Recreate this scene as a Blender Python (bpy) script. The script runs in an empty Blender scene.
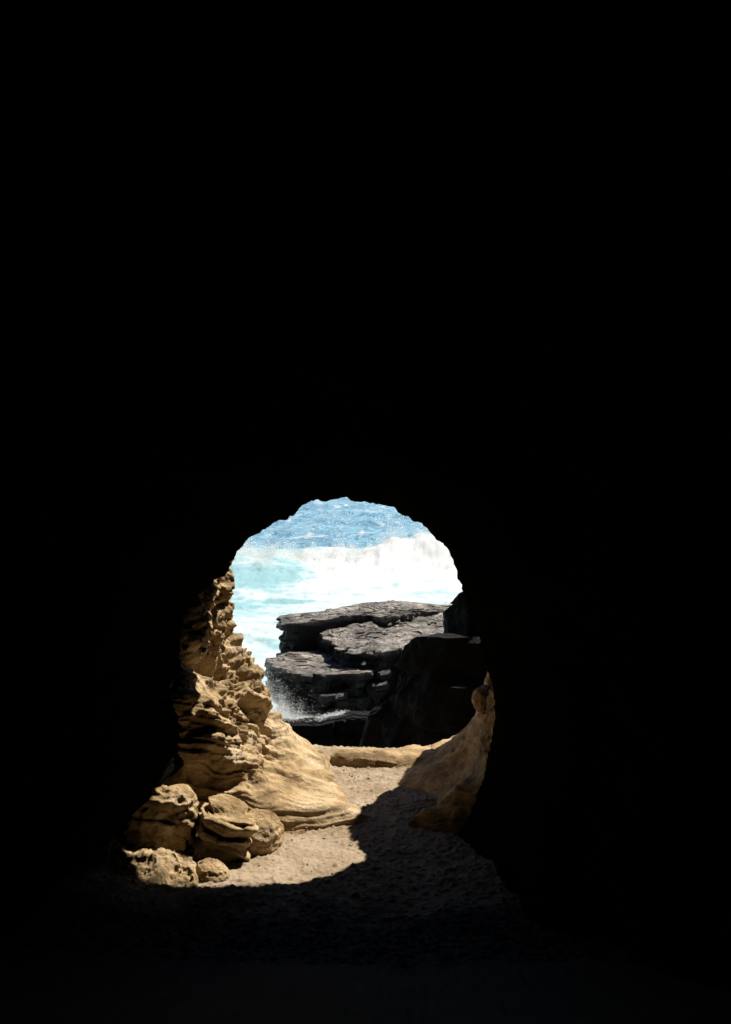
import bpy, math
import numpy as np

rad = math.radians
scene = bpy.context.scene
COL = scene.collection

# ------------------------------------------------------------------ camera constants
F = 1000.0          # focal length in pixels of the 1024 px tall frame
HX, HY = 365.5, 450.0   # vanishing point of the view direction (horizon at py 450)


def P(px, py, Y):
    """the world point that stands Y metres ahead and is seen at a pixel"""
    return np.array([(px - HX) / F * Y, Y, -(py - HY) / F * Y])


# ------------------------------------------------------------------ noise
def _hash(ix, iy, iz, seed):
    h = (ix.astype(np.int64) * 374761393 + iy.astype(np.int64) * 668265263
         + iz.astype(np.int64) * 2147483647 + seed * 974634777) & 0xFFFFFFFF
    h = ((h ^ (h >> 13)) * 1274126177) & 0xFFFFFFFF
    h = ((h ^ (h >> 16)) * 2246822519) & 0xFFFFFFFF
    return (h ^ (h >> 15)) & 0xFFFFFFFF


_G = np.random.RandomState(5).normal(size=(256, 3))
_G /= np.linalg.norm(_G, axis=1)[:, None]


def noise(p, freq=1.0, seed=0):
    """gradient noise, about -1..1; p is (...,3), freq a number or a triple"""
    q = np.asarray(p, float) * np.asarray(freq, float)
    i = np.floor(q)
    f = q - i
    i = i.astype(np.int64)
    w = f * f * f * (f * (f * 6 - 15) + 10)
    out = 0
    for dx in (0, 1):
        wx = w[..., 0] if dx else 1 - w[..., 0]
        for dy in (0, 1):
            wy = w[..., 1] if dy else 1 - w[..., 1]
            for dz in (0, 1):
                wz = w[..., 2] if dz else 1 - w[..., 2]
                g = _G[_hash(i[..., 0] + dx, i[..., 1] + dy, i[..., 2] + dz, seed) & 255]
                dot = (g[..., 0] * (f[..., 0] - dx) + g[..., 1] * (f[..., 1] - dy)
                       + g[..., 2] * (f[..., 2] - dz))
                out = out + wx * wy * wz * dot
    return out * 1.6


def fbm(p, freq, octaves=4, seed=0, gain=0.5):
    a, s, fr = 1.0, 0, np.asarray(freq, float)
    for k in range(octaves):
        s = s + a * noise(p, fr, seed + k * 17)
        a *= gain
        fr = fr * 2.03
    return s


def ridged(p, freq, octaves=3, seed=0):
    a, s, fr = 1.0, 0, np.asarray(freq, float)
    for k in range(octaves):
        s = s + a * (1 - np.abs(noise(p, fr, seed + k * 31)) * 2)
        a *= 0.5
        fr = fr * 2.1
    return s


def sstep(a, b, x):
    t = np.clip((x - a) / (b - a), 0, 1)
    return t * t * (3 - 2 * t)


def smooth_rows(a, n, axis):
    for _ in range(n):
        b = a.copy()
        sl = [slice(None)] * a.ndim
        lo, mid, hi = sl.copy(), sl.copy(), sl.copy()
        lo[axis], mid[axis], hi[axis] = slice(0, -2), slice(1, -1), slice(2, None)
        b[tuple(mid)] = (a[tuple(lo)] + 2 * a[tuple(mid)] + a[tuple(hi)]) / 4
        a = b
    return a


# ------------------------------------------------------------------ mesh helpers
def link(name, verts, faces, mat, parent=None, smooth=True):
    me = bpy.data.meshes.new(name)
    me.from_pydata(np.asarray(verts).tolist(), [], faces if isinstance(faces, list) else faces.tolist())
    me.materials.append(mat)
    if smooth:
        me.polygons.foreach_set('use_smooth', [True] * len(me.polygons))
    me.update()
    o = bpy.data.objects.new(name, me)
    COL.objects.link(o)
    if parent is not None:
        o.parent = parent
    return o


def grid_faces(n, m, wrap=False):
    i = np.arange(n - 1)[:, None]
    j = np.arange(m if wrap else m - 1)[None, :]
    j2 = (j + 1) % m
    a = i * m + j
    b = i * m + j2
    c = (i + 1) * m + j2
    d = (i + 1) * m + j
    return np.stack([a + 0 * b, b + 0 * a, c, d], -1).reshape(-1, 4)


def grid_normals(g, wrap=False):
    du = np.gradient(g, axis=0)
    if wrap:
        dv = (np.roll(g, -1, 1) - np.roll(g, 1, 1)) / 2
    else:
        dv = np.gradient(g, axis=1)
    n = np.cross(du, dv)
    return n / (np.linalg.norm(n, axis=-1, keepdims=True) + 1e-12)


def thing(o, label, cat, group=None):
    o['label'] = label
    o['category'] = cat
    if group:
        o['group'] = group
    return o


def kind(o, k, label=None, cat=None):
    o['kind'] = k
    if label:
        o['label'] = label
    if cat:
        o['category'] = cat
    return o


def empty(name, loc):
    o = bpy.data.objects.new(name, None)
    o.location = loc
    o.empty_display_size = 0.1
    COL.objects.link(o)
    return o


def child(o, root):
    """parent o (built in world space) under the empty root"""
    o.parent = root
    o.location = [-c for c in root.location]
    return o


# ------------------------------------------------------------------ materials
def new_mat(name):
    m = bpy.data.materials.new(name)
    m.use_nodes = True
    nt = m.node_tree
    nt.nodes.clear()
    out = nt.nodes.new('ShaderNodeOutputMaterial')
    b = nt.nodes.new('ShaderNodeBsdfPrincipled')
    nt.links.new(b.outputs[0], out.inputs[0])
    return m, nt, b


def nd(nt, t, **kw):
    n = nt.nodes.new(t)
    for k, v in kw.items():
        if k.startswith('i_'):
            key = k[2:]
            n.inputs[int(key) if key.isdigit() else key].default_value = v
        else:
            setattr(n, k, v)
    return n


def ramp(nt, fac, stops):
    r = nt.nodes.new('ShaderNodeValToRGB')
    while len(r.color_ramp.elements) < len(stops):
        r.color_ramp.elements.new(0.5)
    for e, (p, c) in zip(r.color_ramp.elements, stops):
        e.position = p
        e.color = (*c, 1) if len(c) == 3 else c
    nt.links.new(fac, r.inputs[0])
    return r


def pos_map(nt, scale=(1, 1, 1), rot=(0, 0, 0)):
    g = nt.nodes.new('ShaderNodeNewGeometry')
    mp = nt.nodes.new('ShaderNodeMapping')
    mp.inputs['Scale'].default_value = scale
    mp.inputs['Rotation'].default_value = rot
    nt.links.new(g.outputs['Position'], mp.inputs[0])
    return mp.outputs[0]


def mix_rgb(nt, fac, a, b, mode='MIX'):
    m = nt.nodes.new('ShaderNodeMix')
    m.data_type = 'RGBA'
    m.blend_type = mode
    for sock, v in ((m.inputs[0], fac), (m.inputs[6], a), (m.inputs[7], b)):
        if hasattr(v, 'links'):
            nt.links.new(v, sock)
        else:
            sock.default_value = v if not isinstance(v, tuple) else ((*v, 1) if len(v) == 3 else v)
    return m.outputs[2]


def rock_mat(name, cols, band=None, scale=3.0, bump=0.02, bscale=60, rough=0.92, strata=None, spec=0.3):
    m, nt, b = new_mat(name)
    L = nt.links.new
    n1 = nd(nt, 'ShaderNodeTexNoise', i_Scale=scale, i_Detail=8.0, i_Roughness=0.62)
    L(pos_map(nt), n1.inputs['Vector'])
    k = len(cols) - 1
    r = ramp(nt, n1.outputs[0], [(0.33 + 0.34 * i / k, c) for i, c in enumerate(cols)])
    col = r.outputs[0]
    if strata:
        n2 = nd(nt, 'ShaderNodeTexNoise', i_Scale=1.0, i_Detail=5.0, i_Roughness=0.7)
        L(pos_map(nt, scale=strata[0], rot=strata[1]), n2.inputs['Vector'])
        r2 = ramp(nt, n2.outputs[0], [(0.36, (0.62,) * 3), (0.5, (1.0,) * 3), (0.64, (1.18,) * 3)])
        col = mix_rgb(nt, 1.0, col, r2.outputs[0], 'MULTIPLY')
    n4 = nd(nt, 'ShaderNodeTexNoise', i_Scale=bscale * 1.6, i_Detail=3.0, i_Roughness=0.7)
    L(pos_map(nt), n4.inputs['Vector'])
    r4 = ramp(nt, n4.outputs[0], [(0.3, (0.7,) * 3), (0.7, (1.25,) * 3)])
    col = mix_rgb(nt, 0.8, col, r4.outputs[0], 'MULTIPLY')
    L(col, b.inputs['Base Color'])
    n3 = nd(nt, 'ShaderNodeTexNoise', i_Scale=bscale, i_Detail=8.0, i_Roughness=0.7)
    L(pos_map(nt), n3.inputs['Vector'])
    bp = nd(nt, 'ShaderNodeBump', i_Strength=1.0, i_Distance=bump)
    L(n3.outputs[0], bp.inputs['Height'])
    L(bp.outputs[0], b.inputs['Normal'])
    b.inputs['Roughness'].default_value = rough
    b.inputs['Specular IOR Level'].default_value = spec
    return m


M_SAND = rock_mat('sandstone', [(0.17, 0.105, 0.046), (0.38, 0.265, 0.138), (0.53, 0.40, 0.25)],
                  scale=2.2, bump=0.022, bscale=30, strata=((1.2, 5.5, 17.0), (rad(-22), 0, 0)), spec=0.15)
M_GROUND = rock_mat('gritty_sand', [(0.21, 0.155, 0.095), (0.28, 0.212, 0.14), (0.35, 0.272, 0.19)],
                    scale=3.5, bump=0.010, bscale=45, spec=0.15)
M_SHADE_LAVA = rock_mat('shade_black_lava', [(0.003, 0.003, 0.002), (0.006, 0.006, 0.004), (0.010, 0.010, 0.007)],
                  scale=2.0, bump=0.01, bscale=30, spec=0.0)  # near-black colour carries the deep shade of the tunnel
M_PEBBLE = rock_mat('pebble_stone', [(0.16, 0.12, 0.08), (0.32, 0.25, 0.18), (0.5, 0.43, 0.34)],
                    scale=9, bump=0.003, bscale=120, spec=0.2)


def basalt_mat(name, z_sun_top=None, wet=0.3, k=1.0, spec=0.5):
    """black sea-wet basalt; above the height z_sun_top sunlight is painted in as pale grey"""
    m, nt, b = new_mat(name)
    L = nt.links.new
    n1 = nd(nt, 'ShaderNodeTexNoise', i_Scale=1.3, i_Detail=9.0, i_Roughness=0.65)
    L(pos_map(nt), n1.inputs['Vector'])
    r = ramp(nt, n1.outputs[0], [(0.3, (0.012 * k, 0.010 * k, 0.009 * k)), (0.5, (0.026 * k, 0.021 * k, 0.018 * k)), (0.68, (0.06 * k, 0.049 * k, 0.042 * k))])
    col = r.outputs[0]
    if z_sun_top is not None:
        g = nd(nt, 'ShaderNodeNewGeometry')
        sp = nd(nt, 'ShaderNodeSeparateXYZ')
        L(g.outputs['Position'], sp.inputs[0])
        nz = nd(nt, 'ShaderNodeMath', operation='MULTIPLY_ADD')
        L(n1.outputs[0], nz.inputs[0])
        nz.inputs[1].default_value = 0.5
        L(sp.outputs[2], nz.inputs[2])
        mr = nd(nt, 'ShaderNodeMapRange', interpolation_type='SMOOTHSTEP')
        mr.inputs['From Min'].default_value = z_sun_top + .25 - .06
        mr.inputs['From Max'].default_value = z_sun_top + .25 + .10
        L(nz.outputs[0], mr.inputs[0])
        n5 = nd(nt, 'ShaderNodeTexNoise', i_Scale=1.5, i_Detail=12.0, i_Roughness=0.78)
        L(pos_map(nt), n5.inputs['Vector'])
        sun_tone = ramp(nt, n5.outputs[0], [(0.39, (0.03, 0.023, 0.017)), (0.48, (0.16, 0.13, 0.105)), (0.60, (0.46, 0.41, 0.36))])
        col = mix_rgb(nt, mr.outputs[0], col, sun_tone.outputs[0])  # sunlight on the slab tops put into the colour
    n2 = nd(nt, 'ShaderNodeTexNoise', i_Scale=1.0, i_Detail=5.0, i_Roughness=0.7)
    L(pos_map(nt, scale=(0.8, 0.8, 6.0)), n2.inputs['Vector'])
    r2 = ramp(nt, n2.outputs[0], [(0.35, (0.45,) * 3), (0.55, (1.0,) * 3), (0.68, (1.6,) * 3)])
    L(mix_rgb(nt, 1.0, col, r2.outputs[0], 'MULTIPLY'), b.inputs['Base Color'])
    n3 = nd(nt, 'ShaderNodeTexNoise', i_Scale=3.0, i_Detail=10.0, i_Roughness=0.72)
    L(pos_map(nt), n3.inputs['Vector'])
    bp = nd(nt, 'ShaderNodeBump', i_Strength=1.0, i_Distance=0.22)
    L(n3.outputs[0], bp.inputs['Height'])
    L(bp.outputs[0], b.inputs['Normal'])
    rr = ramp(nt, n1.outputs[0], [(0.35, (wet,) * 3), (0.65, (wet + 0.35,) * 3)])
    L(rr.outputs[0], b.inputs['Roughness'])
    b.inputs['Specular IOR Level'].default_value = spec
    return m


M_BASALT = basalt_mat('wet_black_basalt', None, .6, .18, .10)
M_UPPER = basalt_mat('basalt_upper_bed', -4.42, k=.6, spec=.35)
M_MIDDLE = basalt_mat('basalt_middle_bed', -4.76, k=.6, spec=.35)
M_LOWER = basalt_mat('basalt_lower_bed', -5.10, k=.6, spec=.45)


def sea_mat():
    m, nt, b = new_mat('sea_water')
    L = nt.links.new
    foam = nd(nt, 'ShaderNodeAttribute', attribute_name='foam')
    turq = nd(nt, 'ShaderNodeAttribute', attribute_name='turquoise')
    # lacy foam: stretched noise + cells, thresholded by how much foam there is
    n1 = nd(nt, 'ShaderNodeTexNoise', i_Scale=0.55, i_Detail=9.0, i_Roughness=0.68, i_Distortion=0.6)
    L(pos_map(nt, scale=(0.8, 1.0, 1.0)), n1.inputs['Vector'])
    add = nd(nt, 'ShaderNodeMath', operation='ADD')
    L(n1.outputs[0], add.inputs[0])
    L(foam.outputs['Fac'], add.inputs[1])
    mr = nd(nt, 'ShaderNodeMapRange', interpolation_type='SMOOTHSTEP')
    mr.inputs['From Min'].default_value = 0.70
    mr.inputs['From Max'].default_value = 1.06
    L(add.outputs[0], mr.inputs[0])
    deep = nd(nt, 'ShaderNodeTexNoise', i_Scale=0.12, i_Detail=4.0)
    L(pos_map(nt), deep.inputs['Vector'])
    dr = ramp(nt, deep.outputs[0], [(0.35, (0.07, 0.20, 0.30)), (0.65, (0.14, 0.32, 0.43))])
    wcol = mix_rgb(nt, turq.outputs['Fac'], dr.outputs[0], (0.25, 0.43, 0.45))
    # whitecaps and sun sparkle on the open sea, glints painted as pale flecks
    sp = nd(nt, 'ShaderNodeTexNoise', i_Scale=1.0, i_Detail=3.0, i_Roughness=0.6)
    L(pos_map(nt, scale=(0.75, 0.10, 1.0)), sp.inputs['Vector'])
    sm = nd(nt, 'ShaderNodeMapRange')
    sm.inputs['From Min'].default_value = 0.575
    sm.inputs['From Max'].default_value = 0.72
    L(sp.outputs[0], sm.inputs[0])
    inv_ = nd(nt, 'ShaderNodeMath', operation='SUBTRACT')
    inv_.inputs[0].default_value = 1.0
    L(turq.outputs['Fac'], inv_.inputs[1])
    sf = nd(nt, 'ShaderNodeMath', operation='MULTIPLY')
    L(sm.outputs[0], sf.inputs[0])
    L(inv_.outputs[0], sf.inputs[1])
    wcol = mix_rgb(nt, sf.outputs[0], wcol, (0.47, 0.49, 0.49))
    col = mix_rgb(nt, mr.outputs[0], wcol, (0.47, 0.49, 0.49))
    L(col, b.inputs['Base Color'])
    rg = nd(nt, 'ShaderNodeMapRange')
    rg.inputs['To Min'].default_value = 0.22
    rg.inputs['To Max'].default_value = 0.9
    L(mr.outputs[0], rg.inputs[0])
    L(rg.outputs[0], b.inputs['Roughness'])
    b.inputs['IOR'].default_value = 1.33
    n2 = nd(nt, 'ShaderNodeTexNoise', i_Scale=0.8, i_Detail=8.0, i_Roughness=0.7)
    L(pos_map(nt, scale=(0.6, 1.0, 1.0)), n2.inputs['Vector'])
    bp = nd(nt, 'ShaderNodeBump', i_Strength=1.0, i_Distance=0.5)
    L(n2.outputs[0], bp.inputs['Height'])
    n3 = nd(nt, 'ShaderNodeTexNoise', i_Scale=1.0, i_Detail=4.0, i_Roughness=0.65)
    L(pos_map(nt, scale=(0.28, 0.16, 1.0)), n3.inputs['Vector'])
    bp2 = nd(nt, 'ShaderNodeBump', i_Strength=1.0, i_Distance=2.2)
    calm = nd(nt, 'ShaderNodeMapRange')
    calm.inputs['To Min'].default_value = 0.8
    calm.inputs['To Max'].default_value = 0.05
    L(mr.outputs[0], calm.inputs[0])
    tq = nd(nt, 'ShaderNodeMapRange')
    tq.inputs['To Min'].default_value = 1.0
    tq.inputs['To Max'].default_value = 0.18
    L(turq.outputs['Fac'], tq.inputs[0])
    st_ = nd(nt, 'ShaderNodeMath', operation='MULTIPLY')
    L(calm.outputs[0], st_.inputs[0])
    L(tq.outputs[0], st_.inputs[1])
    for b_ in (bp, bp2):
        L(st_.outputs[0], b_.inputs['Strength'])
    L(n3.outputs[0], bp2.inputs['Height'])
    L(bp.outputs[0], bp2.inputs['Normal'])
    L(bp2.outputs[0], b.inputs['Normal'])
    return m


M_SEA = sea_mat()
m, nt, b = new_mat('white_water')
b.inputs['Base Color'].default_value = (0.6, 0.62, 0.62, 1)
b.inputs['Roughness'].default_value = 0.8
tr = nd(nt, 'ShaderNodeBsdfTranslucent')
tr.inputs[0].default_value = (0.92, 0.93, 0.93, 1)
mx = nd(nt, 'ShaderNodeMixShader', i_0=0.82)
nt.links.new(b.outputs[0], mx.inputs[1])
nt.links.new(tr.outputs[0], mx.inputs[2])
nt.links.new(mx.outputs[0], next(n for n in nt.nodes if n.type == 'OUTPUT_MATERIAL').inputs[0])
M_FOAM = m

# ------------------------------------------------------------------ the dark cave
Z_FLOOR = -3.0
YA, YB = 7.7, 8.7
A_px = [(228, 572), (231, 563), (240, 549), (246, 540), (257, 534), (263, 529), (278, 521), (287, 519), (296, 513),
        (302, 504), (304, 502.5), (318, 500.5), (326, 503), (336, 499.5), (347, 499), (356, 502), (366, 502),
        (378, 505), (386, 505), (395, 508), (399, 513), (408, 516), (414, 521), (423, 525), (427, 531),
        (439, 542), (446, 549), (451, 559), (456, 568), (458, 578), (463, 584), (464, 594), (468, 604),
        (474, 615), (478, 632), (484, 655), (489, 676), (493, 692), (494, 720), (490, 748), (484, 775), (475, 800),
        (463, 826), (452, 850), (450, 960), (300, 1010), (80, 960), (98, 890), (108, 850), (112, 806), (146, 792), (186, 778), (186, 735),
        (180, 690), (180, 640), (188, 606), (206, 588)]
A = np.array([P(x, y, YA)[[0, 2]] for x, y in A_px])
B = np.array([(-2.3, -1.9), (-1.75, -1.45), (-1.32, -1.0), (-1.0, -0.68), (-0.80, -0.60), (-0.64, -0.50), (-0.5, -0.40), (-0.42, -0.25), (-0.33, -0.09), (-0.2, -0.03), (-0.1, 0.05),
              (0.08, 0.15), (0.2, 0.17), (0.45, 0.09), (0.74, -0.09), (0.94, -0.24), (1.05, -0.42), (1.04, -0.7), (1.12, -0.9),
              (1.3, -1.1), (1.6, -1.6), (1.9, -2.4), (1.9, -3.9), (-2.6, -3.9), (-2.6, -2.6)])
CEN = np.array([-0.3, -1.8])


def radial(poly, th):
    """distance from CEN to the polygon along each angle"""
    q = poly - CEN
    out = np.zeros(len(th))
    d = np.stack([np.cos(th), np.sin(th)], -1)
    for k in range(len(q)):
        a, e = q[k], q[(k + 1) % len(q)] - q[k]
        den = d[:, 0] * e[1] - d[:, 1] * e[0]
        den = np.where(np.abs(den) < 1e-9, 1e-9, den)
        t = (a[0] * e[1] - a[1] * e[0]) / den
        s = (a[0] * d[:, 1] - a[1] * d[:, 0]) / den
        ok = (t > 0) & (s >= -1e-6) & (s <= 1 + 1e-6)
        out = np.where(ok, np.maximum(out, t), out)
    return out


NT = 1440
TH = np.linspace(0, 2 * math.pi, NT, endpoint=False)
rA, rB = radial(A, TH), radial(B, TH)
_ring = np.stack([np.cos(TH) * rA, 0 * TH, np.sin(TH) * rA], -1)
rA = rA + .016 * fbm(_ring, 9.0, 4, 7, .6)
rA_s = rA.copy()
for _ in range(240):
    rA_s = (np.roll(rA_s, 1) + rA_s * 2 + np.roll(rA_s, -1)) / 4
rings = [(-3.4, np.full(NT, 0.05), 0), (-3.3, np.full(NT, 1.6), .2), (-2.0, np.full(NT, 3.0), .3), (0.0, np.full(NT, 3.3), .3),
         (2.5, np.full(NT, 3.1), .3), (5.0, rA_s * .6 + 1.35, .22), (6.4, rA_s * .9 + .45, .12), (7.15, rA * .97 + .22, .05),
         (7.5, rA + .06, .02), (7.66, rA + .012, .006), (YA, rA, .004), (7.78, rA * .97 + rB * .03 + .04, .01), (8.2, np.maximum(rA * 1.12, rA * .4 + rB * .6) + .02, .02), (8.55, rB + .03, .006), (YB, rB, .004),
         (8.74, rB + .10, .01), (8.82, rB + .6, .04), (8.95, rB + 1.6, .1), (9.3, rB * 1.5 + 2.4, .2), (9.6, rB + 6, .6), (9.8, rB + 20, .8)]
# densify the rings so that the walls can carry relief
dense = []
for (y0, r0, a0), (y1, r1, a1) in zip(rings[:-1], rings[1:]):
    n = max(1, int(min(14, abs(y1 - y0) / 0.16)))
    for k in range(n):
        t = k / n
        dense.append((y0 + (y1 - y0) * t, r0 * (1 - t) + r1 * t, a0 * (1 - t) + a1 * t))
dense.append(rings[-1])
g = np.zeros((len(dense), NT, 3))
amp = np.zeros((len(dense), NT))
for i, (y, r, a) in enumerate(dense):
    # every ring keeps clear of the line of sight to the opening's edge, as the real tunnel does
    cx = CEN * (1 if y > 6 else max(0.0, (y / 6))) + np.array([0, -0.2]) * (1 if y < 3 else 0)
    g[i, :, 0] = cx[0] + r * np.cos(TH)
    g[i, :, 1] = y
    g[i, :, 2] = cx[1] + r * np.sin(TH)
    amp[i] = a
nrm = grid_normals(g, True)
inward = np.stack([-np.cos(TH), 0 * TH, -np.sin(TH)], -1)[None]
dsp = fbm(g, 1.6, 5, 3) * amp + fbm(g, 14, 3, 9) * np.minimum(amp, .03) * .5
g = g + inward * dsp[..., None]
cave = link('cave_wall', g.reshape(-1, 3), grid_faces(len(dense), NT, True), M_SHADE_LAVA)
kind(cave, 'structure', 'lava rock of the tunnel around the bright opening, its shade put into a black colour', 'cave wall')


# ------------------------------------------------------------------ ground inside the tunnel
def floor_z(x, y):
    z = -1.5 - 1.5 * sstep(1.2, 6.6, y)
    z = z - 0.05 * sstep(8.6, 10.2, y)
    z = z - 4.6 * sstep(10.25, 13.0, y)
    z = z + 0.10 * np.abs(x) ** 2 * sstep(4, 7, y) * (1 - sstep(9.5, 11, y)) * 0.5
    return z


ys = np.concatenate([np.linspace(-3, 5.5, 60), np.linspace(5.52, 10.6, 420), np.linspace(10.65, 13.4, 50)])
xs = np.concatenate([np.linspace(-4, -1.9, 25), np.linspace(-1.88, 1.3, 300), np.linspace(1.35, 4, 25)])
Yg, Xg = np.meshgrid(ys, xs, indexing='ij')
g = np.stack([Xg, Yg, floor_z(Xg, Yg)], -1)
pz = g * np.array([1, 1, 0.0])
g[..., 2] += fbm(pz, 1.1, 3, 41) * .028 + fbm(pz, 9, 3, 43) * .010 + np.maximum(0, noise(pz, 26, 47) - .15) * .026 + np.maximum(0, noise(pz, 50, 48) - .2) * .016
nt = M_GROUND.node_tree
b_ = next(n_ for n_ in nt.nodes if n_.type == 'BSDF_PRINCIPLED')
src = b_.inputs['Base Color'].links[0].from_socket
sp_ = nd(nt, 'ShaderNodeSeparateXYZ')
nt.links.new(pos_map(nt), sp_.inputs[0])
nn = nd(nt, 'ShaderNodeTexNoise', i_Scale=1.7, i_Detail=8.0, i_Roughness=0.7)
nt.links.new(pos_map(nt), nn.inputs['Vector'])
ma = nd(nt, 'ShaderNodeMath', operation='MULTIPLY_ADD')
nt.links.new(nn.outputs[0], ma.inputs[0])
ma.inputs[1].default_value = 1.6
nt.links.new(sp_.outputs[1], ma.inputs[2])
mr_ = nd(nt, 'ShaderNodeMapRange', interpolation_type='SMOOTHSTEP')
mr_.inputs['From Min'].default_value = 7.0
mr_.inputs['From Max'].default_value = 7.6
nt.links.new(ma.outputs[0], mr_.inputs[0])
nt.links.new(mix_rgb(nt, mr_.outputs[0], (0.012, 0.011, 0.010), src), b_.inputs['Base Color'])  # floor nearest the camera painted almost black for the tunnel's shade
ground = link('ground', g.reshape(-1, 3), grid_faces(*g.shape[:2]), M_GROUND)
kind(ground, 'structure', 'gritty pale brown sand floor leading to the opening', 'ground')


# ------------------------------------------------------------------ sandstone walls
def sheet(rows, cols_y, hs, hs_dense, us, wrap_pts, flip):
    """rows[k] = X at each Y of cols_y for height hs[k]; returns a smooth grid (u, h, 3)"""
    rows = np.array(rows, float)
    t = np.arange(len(cols_y))
    tu = np.interp(us, np.arange(len(us)) if False else us, us)
    X = np.zeros((len(us), len(hs)))
    for k in range(len(hs)):
        X[:, k] = np.interp(us, t, rows[k])
    Y = np.interp(us, t, cols_y)
    G = np.zeros((len(us), len(hs_dense), 3))
    for i in range(len(us)):
        G[i, :, 0] = np.interp(hs_dense, hs, X[i])
    G[..., 1] = Y[:, None]
    G[..., 2] = Z_FLOOR + hs_dense[None, :]
    return G


def strata_disp(p, seed, dip=0.66, wob=.14):
    """layered relief: hard beds stand out, soft beds are worn back, pits between them"""
    s = p[..., 2] + dip * (p[..., 1] - 8) - 0.12 * p[..., 0] + wob * fbm(p, 1.3, 3, seed)
    q = np.stack([p[..., 0] * 0.5, p[..., 1] * 0.5, s * 6.0], -1)
    beds = noise(q, (1, 1, 1.0), seed + 1) + 0.6 * noise(q, (1.6, 1.6, 2.3), seed + 2) + .35 * noise(q, (2.6, 2.6, 5.3), seed + 3)
    return np.tanh(beds * 2.2)


def left_wall():
    cy = [7.22, 7.36, 7.48, 7.68, 8.1, 8.7, 9.2, 9.8, 10.5]
    hs = [-.6, -.05, .08, .22, .35, .55, .85, 1.0, 1.2, 1.5, 1.9, 2.3, 3.4]
    rows = [
        [-2.3, -1.85, -1.5, -.8, .3, 0.0, -.1, -.1, -.5],
        [-2.3, -1.9, -1.58, -.98, .16, -.12, -.22, -.32, -1.5],
        [-2.3, -1.95, -1.66, -1.1, -.10, -.32, -.36, -.46, -1.7],
        [-2.3, -1.95, -1.72, -1.2, -.66, -.62, -.60, -.72, -1.9],
        [-2.3, -1.95, -1.74, -1.27, -.88, -.80, -.76, -.86, -2.0],
        [-2.3, -1.95, -1.74, -1.33, -1.02, -.94, -.88, -.98, -2.1],
        [-2.3, -1.95, -1.72, -1.38, -1.15, -1.05, -.95, -1.04, -2.2],
        [-2.3, -1.9, -1.66, -1.4, -1.2, -1.18, -1.10, -1.2, -2.2],
        [-2.3, -1.85, -1.6, -1.42, -1.30, -1.28, -1.28, -1.36, -2.3],
        [-2.3, -1.8, -1.56, -1.45, -1.32, -1.27, -1.27, -1.35, -2.3],
        [-2.3, -1.75, -1.57, -1.48, -1.38, -1.25, -1.28, -1.4, -2.3],
        [-2.3, -1.75, -1.6, -1.52, -1.42, -1.34, -1.4, -1.5, -2.3],
        [-2.3, -1.75, -1.6, -1.55, -1.45, -1.42, -1.45, -1.6, -2.3]]
    us = np.concatenate([np.linspace(0, .95, 60), np.linspace(.97, 7.0, 430), np.linspace(7.05, 8, 50)])
    hd = np.concatenate([np.linspace(-.6, -.1, 12), np.linspace(-.09, 2.3, 330), np.linspace(2.33, 3.4, 30)])
    G = sheet(rows, cy, hs, hd, us, None, False)
    G = smooth_rows(G, 30, 0)
    G = smooth_rows(G, 14, 1)
    n = grid_normals(G)
    n = np.where(n[..., :1] < 0, -n, n) if n[100, 100, 0] < 0 else n
    n = -n if n[200, 200, 0] < 0 else n
    h = G[..., 2] - Z_FLOOR
    apron = 1 - sstep(.12, .5, h)
    top = sstep(1.05, 1.35, h)
    st = strata_disp(G, 100)
    big = fbm(G, 1.7, 3, 60)
    knob = fbm(G * np.array([1, 1, .7]), 5.0, 4, 61)
    pits = np.maximum(0, noise(G, (8, 8, 7), 62) - .02) + .6 * np.maximum(0, noise(G, (17, 17, 15), 63) - .05)
    mid = (1 - apron) * (1 - top)
    patch = sstep(-.1, .35, noise(G, 1.6, 71))      # crumbly patches between smooth beds
    blob = fbm(G * np.array([1, 1, .75]), 3.1, 3, 64)
    d = (big * (.09 * (1 - apron) + .02)
         + blob * (.075 * mid + .09 * top + .01 * apron)
         + st * ((.024 + .016 * (1 - patch)) * mid + .022 * apron + .006 * top)
         + knob * (.020 * mid * (.3 + patch) + .048 * top + .004 * apron)
         - pits * (.12 * mid * patch + .12 * top)
         + fbm(G, 24, 3, 66) * (.006 * mid + .010 * mid * patch + .013 * top + .0015 * apron)
         + fbm(G * np.array([1, 1, 1.3]), 11, 3, 67) * (.012 * mid + .014 * mid * patch + .010 * top)
         - np.maximum(0, noise(G, (6, 6, 9), 68) - .18) * .10 * mid)
    # the deep break between the pitted upper rock and the beds below
    s = G[..., 2] + .30 * (G[..., 1] - 8.4) + .06 * noise(G, 2.0, 70)
    d = d - .10 * np.exp(-((s - (Z_FLOOR + 1.17)) / .055) ** 2) * sstep(.9, 1.05, h)
    G = G + n * d[..., None]
    o = link('sandstone_wall', G.reshape(-1, 3), grid_faces(*G.shape[:2]), M_SAND)
    thing(o, 'tall sunlit tan sandstone wall, pitted and layered, along the left of the opening', 'rock wall')


left_wall()


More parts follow.
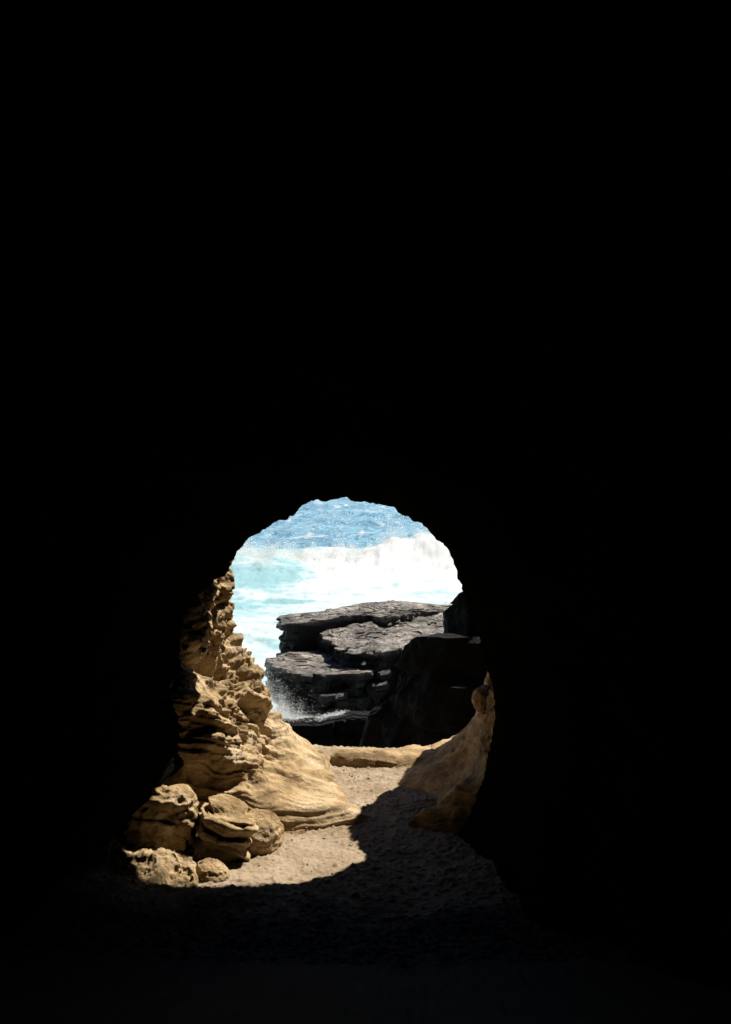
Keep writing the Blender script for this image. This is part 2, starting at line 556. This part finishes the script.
def right_wall():
    cy = [7.5, 7.62, 7.75, 7.95, 8.2, 8.6, 8.95, 9.25, 9.7, 10.3, 10.8, 11.3, 12]
    hs = [-.6, -.05, .05, .13, .24, .36, .5, .7, .95, 1.1, 1.5, 1.75, 2.0, 2.22, 2.5, 3.4]
    rows = [
        [1.9, 1.0, .5, .15, .35, .35, .0, .2, .35, .6, .9, 2.2, 3],
        [1.9, 1.05, .5, .19, .46, .5, .1, .36, .45, .7, 1.1, 2.4, 3],
        [1.9, 1.1, .62, .32, .56, .6, .33, .45, .58, .85, 1.2, 2.5, 3],
        [1.9, 1.15, .70, .42, .66, .7, .60, .66, .70, 1.0, 1.3, 2.6, 3],
        [1.9, 1.2, .80, .62, .8, .82, .78, .80, .84, 1.2, 1.4, 2.6, 3],
        [1.9, 1.25, .94, .80, .9, .9, .88, .90, .96, 1.3, 1.5, 2.6, 3],
        [1.9, 1.25, 1.04, .94, .97, .98, .97, 1.0, 1.1, 1.4, 1.6, 2.7, 3],
        [1.9, 1.3, 1.1, 1.02, 1.02, 1.03, 1.04, 1.08, 1.2, 1.4, 1.6, 2.7, 3],
        [1.9, 1.3, 1.15, 1.06, 1.06, 1.07, 1.11, 1.17, 1.34, 1.6, 1.7, 2.8, 3],
        [1.9, 1.3, 1.18, 1.09, 1.09, 1.12, 1.17, 1.22, 1.40, 1.6, 1.7, 2.0, 3],
        [1.9, 1.3, 1.2, 1.12, 1.12, 1.15, 1.17, 1.20, 1.34, 1.55, 1.6, 1.8, 3],
        [1.9, 1.3, 1.2, 1.12, 1.12, 1.13, 1.10, 1.06, 1.14, 1.5, 1.6, 1.8, 3],
        [1.9, 1.3, 1.2, 1.12, 1.12, 1.12, 1.03, .93, 1.0, 1.34, 1.4, 1.7, 3],
        [1.9, 1.3, 1.2, 1.15, 1.15, 1.15, 1.06, .98, 1.1, 1.45, 1.5, 1.7, 3],
        [1.9, 1.4, 1.3, 1.25, 1.25, 1.3, 1.32, 1.35, 1.5, 1.7, 1.8, 2.0, 3],
        [1.9, 1.6, 1.7, 1.8, 1.9, 1.9, 1.9, 2.0, 2.1, 2.2, 2.4, 2.8, 3]]
    us = np.concatenate([np.linspace(0, 1.0, 40), np.linspace(1.02, 11, 440), np.linspace(11.05, 12, 30)])
    hd = np.concatenate([np.linspace(-.6, -.1, 12), np.linspace(-.09, 1.2, 180), np.linspace(1.22, 3.4, 80)])
    G = sheet(rows, cy, hs, hd, us, None, False)
    G = smooth_rows(G, 30, 0)
    G = smooth_rows(G, 14, 1)
    n = grid_normals(G)
    n = -n if n[200, 100, 0] > 0 else n
    h = G[..., 2] - Z_FLOOR
    up = sstep(.35, .8, h)
    st = strata_disp(G, 200, dip=.1, wob=.16)
    d = (fbm(G, 1.8, 3, 80) * .035 + st * (.022 - .004 * up) + fbm(G, 6, 3, 81) * (.012 + .03 * up)
         - np.maximum(0, noise(G, 9, 82) - .05) * .08 * up + fbm(G, 26, 2, 83) * .004)
    G = G + n * d[..., None]
    return link('buttress_body', G.reshape(-1, 3), grid_faces(*G.shape[:2])[:, ::-1], M_SAND)


# ------------------------------------------------------------------ boulders
def sphere_grid(n=110, m=160):
    v = np.linspace(0, math.pi, n)
    u = np.linspace(0, 2 * math.pi, m, endpoint=False)
    V, U = np.meshgrid(v, u, indexing='ij')
    return np.stack([np.sin(V) * np.cos(U), np.sin(V) * np.sin(U), np.cos(V)], -1)


def rot_zyx(p, r):
    rx, ry, rz = r
    cx, sx, cy, sy, cz, sz = math.cos(rx), math.sin(rx), math.cos(ry), math.sin(ry), math.cos(rz), math.sin(rz)
    R = (np.array([[cz, -sz, 0], [sz, cz, 0], [0, 0, 1]]) @ np.array([[cy, 0, sy], [0, 1, 0], [-sy, 0, cy]])
         @ np.array([[1, 0, 0], [0, cx, -sx], [0, sx, cx]]))
    return p @ R.T


def boulder(name, c, r, rot=(0, 0, 0), seed=0, boxy=0.0, lump=.18, fine=.06, bed=0.0, bedf=6, mat=None, res=(110, 160), parent=None, pit=0.0):
    s = sphere_grid(*res)
    if boxy:
        q = np.sign(s) * np.abs(s) ** (1 - .62 * boxy)
        s = q / np.max(np.abs(q), axis=-1, keepdims=True) * boxy + s * (1 - boxy)
    r = np.array(r)
    size = float(r.mean())
    p = s * r
    unit = p / size
    d = lump * fbm(unit + seed * 7.3, 1.1, 3, seed) + fine * fbm(unit + seed * 3.1, 4.5, 4, seed + 5)
    if pit:
        d = d - pit * np.maximum(0, noise(unit + seed, 3.4, seed + 8)) - pit * .5 * np.maximum(0, noise(unit + seed, 7, seed + 9))
    if bed:
        z = unit[..., 2] + .12 * noise(unit + seed, 1.2, seed + 11)
        k = np.stack([unit[..., 0] * .35, unit[..., 1] * .35, z * bedf], -1)
        d = d + bed * np.tanh(2.2 * (noise(k, 1, seed + 12) + .5 * noise(k, 2.2, seed + 13)))
    dirn = s / (np.linalg.norm(s, axis=-1, keepdims=True) + 1e-9)
    p = p + dirn * (d * size)[..., None]
    p = rot_zyx(p, rot)
    o = link(name, p.reshape(-1, 3), grid_faces(p.shape[0], p.shape[1], True)[:, ::-1], mat or M_SAND, parent)
    o.location = [float(x) for x in c]
    return o


def on_floor(px, py, lift=0.0):
    """where the sight line of a pixel meets the tunnel floor"""
    for Y in np.arange(5.0, 10.4, .01):
        q = P(px, py, Y)
        if q[2] <= floor_z(q[0], q[1]):
            break
    q[2] += lift
    return q


GB = 'boulders at the foot of the left sandstone wall'
thing(boulder('boulder', P(160, 822, 7.33), (.26, .16, .26), (.10, .12, .1), 3, boxy=.35, lump=.20, fine=.07, pit=.03, bed=.06, bedf=4),
      'rough bulky boulder with a black shaded face and a sunlit crest, at the far left', 'boulder', GB)
q = on_floor(222, 858)
thing(boulder('boulder', q + np.array([.0, .14, .14]), (.19, .22, .20), (0, .30, .25), 12, boxy=.5, lump=.10, fine=.04, bed=.26, bedf=3.2),
      'blocky boulder with deep grooves between its beds, beside the bulky black boulder', 'boulder', GB)
q = on_floor(256, 850)
thing(boulder('boulder', q + np.array([.0, .14, .05]), (.19, .24, .17), (0, .35, -.3), 21, lump=.12, fine=.025, bed=.04, bedf=4),
      'smooth pale wedge boulder resting on sand right of the grooved block', 'boulder', GB)
q = on_floor(236, 812)
thing(boulder('boulder', q + np.array([.0, .16, .16]), (.13, .14, .15), (0, .2, 0), 33, lump=.14, fine=.05, pit=.1),
      'small knobbly boulder wedged behind the grooved block, against the wall', 'boulder', GB)

# the craggy crust of rock that the boulders sit in, running out to the left
xs = np.linspace(-2.05, -.93, 190)
ys = np.linspace(6.5, 7.62, 190)
Xg, Yg = np.meshgrid(xs, ys, indexing='ij')
p = np.stack([Xg, Yg, 0 * Xg], -1)
inside = sstep(6.50, 6.98, Yg + .25 * (Xg + 1.2) + .08 * noise(p, 5, 501)) * (1 - sstep(-1.19, -1.04, Xg + .07 * noise(p, 6, 502)))
hh = .12 + .07 * noise(p, 3.2, 503) + .03 * (ridged(p, 5.0, 2, 504) - .6) + .03 * fbm(p, 17, 3, 505)
hh = hh + .14 * sstep(-1.55, -1.95, Xg) - .10 * sstep(6.95, 7.15, Yg) - .05 * sstep(-1.35, -1.05, Xg)
hh = np.floor(hh / .05 + .6 * noise(p, 5, 507)) * .014 + hh * .5
g = np.stack([Xg, Yg, floor_z(Xg, Yg) - .06 + (hh + .06) * inside], -1)
n = grid_normals(g)
n = -n if n[90, 90, 2] < 0 else n
g = g + n * (.014 * fbm(g, 11, 4, 508) - .03 * np.maximum(0, noise(g, 9, 509) - .1))[..., None] * inside[..., None]
o = link('rock_outcrop', g.reshape(-1, 3), grid_faces(*g.shape[:2])[:, ::-1], M_SAND)
thing(o, 'low craggy crust of sunlit tan rock below the bulky black boulder', 'rock outcrop')
q = on_floor(212, 876)
thing(boulder('flat_stone', q + np.array([0, .02, .02]), (.13, .11, .055), (.1, .25, -.5), 77, lump=.15, fine=.04, bed=.05, bedf=3, res=(60, 90)),
      'flat pale stone on the sand below the grooved block', 'stone')

# right buttress with its knob
root = empty('sandstone_buttress', (1.0, 8.8, Z_FLOOR))
child(right_wall(), root)
k = boulder('knob', P(484, 699, 8.75), (.10, .11, .125), (0, .25, 0), 91, lump=.12, fine=.04)
k.parent = root
k.location = [a - b for a, b in zip(P(484, 699, 8.75), root.location)]
thing(root, 'shaded tan sandstone buttress with a round knob, rising along the right of the opening', 'rock buttress')

# low ledge across the far side of the sand
o = boulder('sandstone_ledge', (.06, 9.72, -3.075), (.41, .20, .145), (0, .075, -.14), 95, boxy=.3, lump=.08, fine=.02, bed=.02, bedf=3)
thing(o, 'long low rounded sandstone ledge lying across the far end of the sand floor', 'rock ledge')
o = boulder('sandstone_slab', (.36, 9.78, -3.08), (.42, .3, .11), (0, -.17, .1), 97, boxy=.3, lump=.08, fine=.02, bed=.03, bedf=3)
thing(o, 'sloping sunlit sandstone slab joining the low ledge to the right buttress', 'rock slab')

# gravel on the sand
V, Fc = [], []
rs = np.random.RandomState(4)
oct_v = np.array([(1, 0, 0), (-1, 0, 0), (0, 1, 0), (0, -1, 0), (0, 0, 1), (0, 0, -1)], float)
oct_f = [(0, 2, 4), (2, 1, 4), (1, 3, 4), (3, 0, 4), (2, 0, 5), (1, 2, 5), (3, 1, 5), (0, 3, 5)]
for k in range(1700):
    x, y = rs.uniform(-1.5, 1.1), rs.uniform(6.4, 9.9)
    s = .003 + .014 * rs.rand() ** 5
    if rs.rand() < .01:
        s *= 2
    b0 = len(V)
    w = rot_zyx(oct_v * rs.uniform(.7, 1.3, (6, 3)) * np.array([1, 1, .45]), (0, 0, rs.uniform(0, 6))) * s
    zz = float(floor_z(x, y)) + .004
    V += [(x + a, y + b_, zz + c) for a, b_, c in w]
    Fc += [tuple(b0 + i for i in f) for f in oct_f]
kind(link('gravel', V, Fc, M_PEBBLE, smooth=False), 'stuff', 'fine gravel scattered over the sand floor', 'gravel')


# ------------------------------------------------------------------ basalt outside
def layered_rock(name, outline, z0, ztop, seed, layers=10, batter=0.0, step=.18, rough=.12, n=420, m=70, nr=70, mat=None,
                 top_amp=.06, parent=None, cave_in=0.0):
    """a stack of rock beds with a broken top; outline is a star-shaped plan, ztop(x, y) its upper surface"""
    o = np.array(outline, float)
    c = o.mean(0)
    th = np.linspace(0, 2 * math.pi, n, endpoint=False)
    global CEN
    keep = CEN
    CEN = c
    r = radial(o, th)
    CEN = keep
    for _ in range(3):
        r = (np.roll(r, 1) + 2 * r + np.roll(r, -1)) / 4
    dirs = np.stack([np.cos(th), np.sin(th)], -1)
    rows = []
    tt = np.linspace(0, 1, m)
    edge = c + dirs * r[:, None]
    zt_e = ztop(edge[:, 0], edge[:, 1])
    for t in tt:
        z = z0 + (zt_e - z0) * t
        p = np.stack([edge[:, 0], edge[:, 1], z], -1)
        zl = p[:, 2] + .10 * noise(p, .5, seed) + .03 * noise(p, 2.5, seed + 1)
        zmax = float(zt_e.max())
        ly = (zmax - zl) / (zmax - z0) * layers
        fl = np.floor(ly)
        fr = ly - fl
        q = np.stack([p[:, 0] * .7, p[:, 1] * .7, fl * 3.7], -1)
        off = step * noise(q, 1.0, seed + 2) * 1.3 + step * .4 * noise(q * np.array([4, 4, 1]), 1.0, seed + 3)
        off = off - step * .5 * np.exp(-(fr / .10) ** 2) + rough * fbm(p, 1.8, 5, seed + 4) * .6
        jx = np.stack([np.floor(p[:, 0] * 1.7 + fl * .37), np.floor(p[:, 1] * 1.7 + fl * .61), fl], -1).astype(np.int64)
        jr = (_hash(jx[:, 0], jx[:, 1], jx[:, 2], seed + 6) & 1023) / 1023.0 - .5
        jr = (np.roll(jr, 1) + jr + np.roll(jr, -1)) / 3
        off = off + step * 1.5 * jr
        off = off + batter * (1 - t) - cave_in * math.sin(min(1, t * 1.3) * math.pi) ** 2
        rr = r + off
        pp = c + dirs * np.maximum(rr, .05)[:, None]
        rows.append(np.stack([pp[:, 0], pp[:, 1], z], -1))
    r_last = np.linalg.norm(rows[-1][:, :2] - c, axis=1)
    for k in range(1, nr):
        s = 1 - k / (nr - 1) * .999
        pp = c + dirs * (r_last * s)[:, None]
        zz = ztop(pp[:, 0], pp[:, 1])
        p3 = np.stack([pp[:, 0], pp[:, 1], zz * 0], -1)
        w = min(1, k / 6)
        t1 = fbm(p3, .8, 3, seed + 8)
        terr = np.floor(t1 * 4) / 3
        zz = zz + w * (top_amp * terr + top_amp * .5 * fbm(p3, 2.6, 5, seed + 9))
        rows.append(np.stack([pp[:, 0], pp[:, 1], zz], -1))
    gg = np.array(rows)
    return link(name, gg.reshape(-1, 3), grid_faces(gg.shape[0], n, True), mat or M_BASALT, parent, smooth=False)


SEA = -7.0
root = empty('basalt_platform', (0, 25.5, SEA))
o1 = layered_rock('upper_slab', [(-2.2, 25.1), (-2.15, 26.2), (-1.2, 27.0), (.1, 28.3), (1.0, 28.3), (2.2, 27.5), (3.6, 27.8), (4.2, 26), (2, 26.6), (.6, 25.6), (-.3, 26.2), (-1.1, 25.9), (-1.7, 24.9)],
                  SEA - .6, lambda x, y: -4.30 + .02 * x, 301, layers=17, step=.13, rough=.2, top_amp=.08, mat=M_UPPER)
o2 = layered_rock('middle_slab', [(-1.00, 24.4), (-1.05, 25.4), (-.5, 26.4), (.8, 26.9), (2.4, 26.9), (4.4, 26.6), (4.6, 23.6), (1.6, 23.2), (.2, 22.9), (-.5, 23.4)],
                  SEA - .6, lambda x, y: -4.62 + .05 * x + .07 * (y - 24), 311, layers=15, step=.15, rough=.25, top_amp=.09, mat=M_MIDDLE)
o3 = layered_rock('lower_shelf', [(-2.25, 23.7), (-2.1, 24.8), (-1.0, 25.2), (0, 24.3), (.3, 23.2), (-.2, 22.6), (-1.0, 22.4), (-1.9, 22.9)],
                  SEA - .6, lambda x, y: -5.06 - .02 * x, 321, layers=13, step=.15, rough=.25, top_amp=.06, cave_in=.3, mat=M_LOWER)
for o in (o1, o2, o3):
    child(o, root)
thing(root, 'flat topped layered basalt platform with sunlit grey slabs, standing in the white water', 'sea rock')

root = empty('basalt_bluff', (1.5, 14.5, SEA))
o1 = layered_rock('bluff_body', [(.44, 14.1), (.5, 15.2), (1.4, 16.6), (4, 17.5), (7, 16.5), (7.5, 14), (5, 12.9), (2.2, 13.1), (1.0, 13.4)],
                  SEA - .6, lambda x, y: -2.52 - .75 * np.maximum(0, y - 13.7) - .16 * np.maximum(0, .95 - x), 331, layers=9, batter=1.7, step=.16, rough=.28, top_amp=.08)
o2 = layered_rock('upper_block', [(1.08, 14.5), (1.2, 15.0), (1.8, 15.4), (4, 16), (6, 15), (5, 13.8), (2.2, 13.9), (1.4, 14.1)],
                  -3.6, lambda x, y: -2.12 + .35 * (np.clip(x, 1, 2.2) - 1.05) - .8 * np.maximum(0, y - 14.2), 341, layers=4, step=.06, rough=.14, top_amp=.04)
for o in (o1, o2):
    child(o, root)
thing(root, 'black backlit basalt bluff with a higher block on the right, in front of the platform', 'rock bluff')

o = layered_rock('basalt_shelf', [(-2.6, 19.0), (-2.3, 19.4), (-1.2, 19.35), (-.5, 19.7), (.6, 19.7), (2, 19.5), (1.5, 18.2), (-.6, 18.6), (-2.2, 18.6)],
                 SEA - .6, lambda x, y: -5.13 + .22 * np.clip(x + .85, 0, .6) - .22 * np.maximum(0, y - 19.05), 351, layers=9, step=.10, top_amp=.05)
thing(o, 'low black basalt shelf with a wet shining rim, just beyond the sand floor', 'rock shelf')


# ------------------------------------------------------------------ sea
def sea_height(x, y):
    p = np.stack([x, y, 0 * x], -1)
    near = 1 - sstep(120, 600, y)
    z = .22 * noise(p, (.05, .10, 1), 401) + .16 * noise(p, (.13, .24, 1), 402) * (.4 + .6 * near)
    z = z + .10 * noise(p, (.35, .6, 1), 403) * near + .05 * noise(p, (.9, 1.5, 1), 404) * near
    return z


def crest_y(x):
    return 62 + 1.6 * np.sin(x * .35) + 3.0 * sstep(1, 6, x) + 1.5 * noise(np.stack([x, 0 * x, 0 * x], -1), .25, 410)


inv = np.linspace(1 / 13.0, 1 / 320.0, 520)
yrow = np.concatenate([1 / inv, np.geomspace(340, 6000, 30)])
ratio = np.concatenate([np.linspace(-1.6, -.24, 60), np.linspace(-.235, .20, 300), np.linspace(.205, 1.6, 60)])
Yg = np.repeat(yrow[:, None], len(ratio), 1)
Xg = Yg * ratio[None, :]
Zg = SEA + sea_height(Xg, Yg)
cy_ = crest_y(Xg)
p2 = np.stack([Xg, Yg, 0 * Xg], -1)
dy = Yg - cy_
hgt = (1.0 + .6 * noise(p2, (.16, .03, 1), 415) + .45 * noise(p2, (.5, .2, 1), 416) + .10 * noise(p2, (1.3, .5, 1), 417)) * (.78 + .62 * sstep(-2, 5.5, Xg))
ridge = np.where(dy < 0, np.exp(-(dy / 5.2) ** 2), np.exp(-(dy / 5.5) ** 2))
Zg = Zg + hgt * ridge
surf = sstep(20, 40, Yg) * (1 - sstep(62, 70, Yg))
churn = ridged(p2, (.55, .7, 1), 4, 420) - 1.0
front = np.exp(-((dy + 4.0) / 5.5) ** 2)
Zg = Zg + churn * (.07 * surf + .09 * front * sstep(-6, 3, Xg + 2 * noise(p2, .2, 421)))
foam = .10 + .34 * (1 - sstep(58, 66, dy + 62))
foam = foam - .05 * (1 - sstep(-3.5, -.5, Xg)) * (Yg < 60) - .30 * np.exp(-((dy + 7.0) / 2.8) ** 2) * (1 - sstep(-5.0, -2.0, Xg + 1.2 * noise(p2, .3, 424)))
foam = foam + .16 * noise(p2, (.35, .5, 1), 426) * np.exp(-((dy - 1) / 5) ** 2)
foam = foam + .16 * np.exp(-((dy + .2) / 1.8) ** 2) + .25 * front * sstep(-5, -1, Xg)
foam = foam - .10 * np.exp(-((dy + 14.5) / 3) ** 2) * (1 - sstep(-6, -2, Xg))
foam = np.where(Yg > 68, foam + .03 + .26 * np.maximum(0, noise(p2, (.10, .16, 1), 430)), foam)
turq = np.clip((1 - sstep(60, 72, Yg)) * .9 + .05, 0, 1)
G = np.stack([Xg, Yg, Zg], -1)
sea = link('sea', G.reshape(-1, 3), grid_faces(*G.shape[:2])[:, ::-1], M_SEA)
kind(sea, 'structure', 'blue sea breaking into white and turquoise surf beyond the rocks', 'sea')
for nm, arr in (('foam', foam), ('turquoise', turq)):
    at = sea.data.attributes.new(nm, 'FLOAT', 'POINT')
    at.data.foreach_set('value', arr.reshape(-1).astype(np.float32))

# spray thrown up by the breaking wave and by the surge against the platform
rs = np.random.RandomState(12)


def spray(name, pts, sizes, label):
    n = len(pts)
    w = oct_v[None] * rs.uniform(.6, 1.4, (n, 6, 3))
    a = rs.uniform(0, 6.28, n)
    c, sn = np.cos(a)[:, None], np.sin(a)[:, None]
    w = np.stack([w[..., 0] * c - w[..., 1] * sn, w[..., 0] * sn + w[..., 1] * c, w[..., 2]], -1)
    v = (w * sizes[:, None, None] + pts[:, None]).reshape(-1, 3)
    f = (np.array(oct_f)[None] + 6 * np.arange(n)[:, None, None]).reshape(-1, 3)
    kind(link(name, v, f, M_FOAM), 'stuff', label, 'spray')


n = 42000
x = rs.uniform(-9, 8.5, n)
y = crest_y(x) + rs.normal(size=n) * 1.2 - .5
o3_ = np.stack([x, 0 * x, 0 * x], -1)
big = .40 + 1.0 * sstep(-2, 6, x) + .5 * noise(o3_, .6, 440)
puff = .55 + .9 * np.maximum(-.45, noise(o3_ + np.array([0, 3., 0]), .9, 441) + .5 * noise(o3_, 2.3, 442))
z = SEA + .6 + np.abs(rs.normal(size=n)) * np.maximum(.1, big * puff) * 1.15
spray('wave_spray', np.stack([x, y, z], -1), rs.uniform(.006, .022, n), 'white spray flying off the crest of the breaking wave')
n = 100000
t = rs.rand(n)
x = -2.15 + rs.normal(size=n) * .16 + .75 * t ** 1.5
y = 21.2 + rs.normal(size=n) * .35
o3_ = np.stack([x, y, 0 * x], -1)
z = -6.1 + np.abs(rs.normal(size=n)) * .5 * (1 - .6 * t) * (.5 + np.maximum(0, noise(o3_, 3.5, 460) + .4)) + .12 * rs.normal(size=n)
spray('surge_spray', np.stack([x, y, z], -1), rs.uniform(.002, .0055, n), 'white splash in the gap left of the basalt platform')
path = np.array([(-.42, 19.1, -5.02), (-.55, 19.1, -5.06), (-.80, 19.1, -5.11), (-1.25, 19.1, -5.13), (-1.85, 19.1, -5.12)])
n = 4200
t = rs.rand(n) * 3.999
i0 = t.astype(int)
c = path[i0] * (1 - t + i0)[:, None] + path[i0 + 1] * (t - i0)[:, None]
gate = noise(np.stack([t * 5, 0 * t, 0 * t], -1), 1.0, 450) + .6 * noise(np.stack([t * 15, 0 * t, 0 * t], -1), 1.0, 451)
ok = gate > -.05 + .3 * rs.normal(size=n) * .4
c = c[ok]
n = len(c)
c = c + np.stack([rs.normal(size=n) * .07, rs.normal(size=n) * .10, np.abs(rs.normal(size=n)) * .014 - .012], -1)
spray('rim_foam', c, rs.uniform(.003, .009, n), 'thin broken white runnel of foam along the rim of the low black shelf')

# ------------------------------------------------------------------ light
SUN_AZ, SUN_EL = 38.0, 51.0     # degrees right of the view direction (+Y), and above the horizon
s = bpy.data.lights.new('sun', 'SUN')
s.energy = 5.0
s.angle = rad(0.5)
s.color = (1.0, 0.94, 0.84)
so = bpy.data.objects.new('sun', s)
so.rotation_euler = (rad(90 - SUN_EL), 0, rad(180 - SUN_AZ))
so.location = (10, 13, 20)
COL.objects.link(so)

w = bpy.data.worlds.new('World')
scene.world = w
w.use_nodes = True
nt = w.node_tree
nt.nodes.clear()
sky = nt.nodes.new('ShaderNodeTexSky')
sky.sky_type = 'NISHITA'
sky.sun_disc = False
sky.air_density = 0.7
sky.dust_density = 0.2
sky.sun_elevation = rad(SUN_EL)
sky.sun_rotation = rad(SUN_AZ)
bg = nt.nodes.new('ShaderNodeBackground')
bg.inputs[1].default_value = 0.05
wo = nt.nodes.new('ShaderNodeOutputWorld')
nt.links.new(sky.outputs[0], bg.inputs[0])
nt.links.new(bg.outputs[0], wo.inputs[0])

# ------------------------------------------------------------------ camera
cam = bpy.data.cameras.new('camera')
cam.sensor_fit = 'VERTICAL'
cam.sensor_height = 36.0
cam.sensor_width = 36.0 * 731 / 1024
cam.lens = 36.0 * F / 1024
cam.shift_y = -(512 - HY) / 1024
cam.clip_start = 0.05
cam.clip_end = 9000
co = bpy.data.objects.new('camera', cam)
co.rotation_euler = (rad(90), 0, 0)
COL.objects.link(co)
scene.camera = co

scene.view_settings.view_transform = 'Standard'
scene.view_settings.look = 'None'
scene.view_settings.exposure = 0.95
scene.view_settings.gamma = 1.0
scene.cycles.diffuse_bounces = 1
scene.cycles.max_bounces = 6
scene.cycles.use_denoising = True
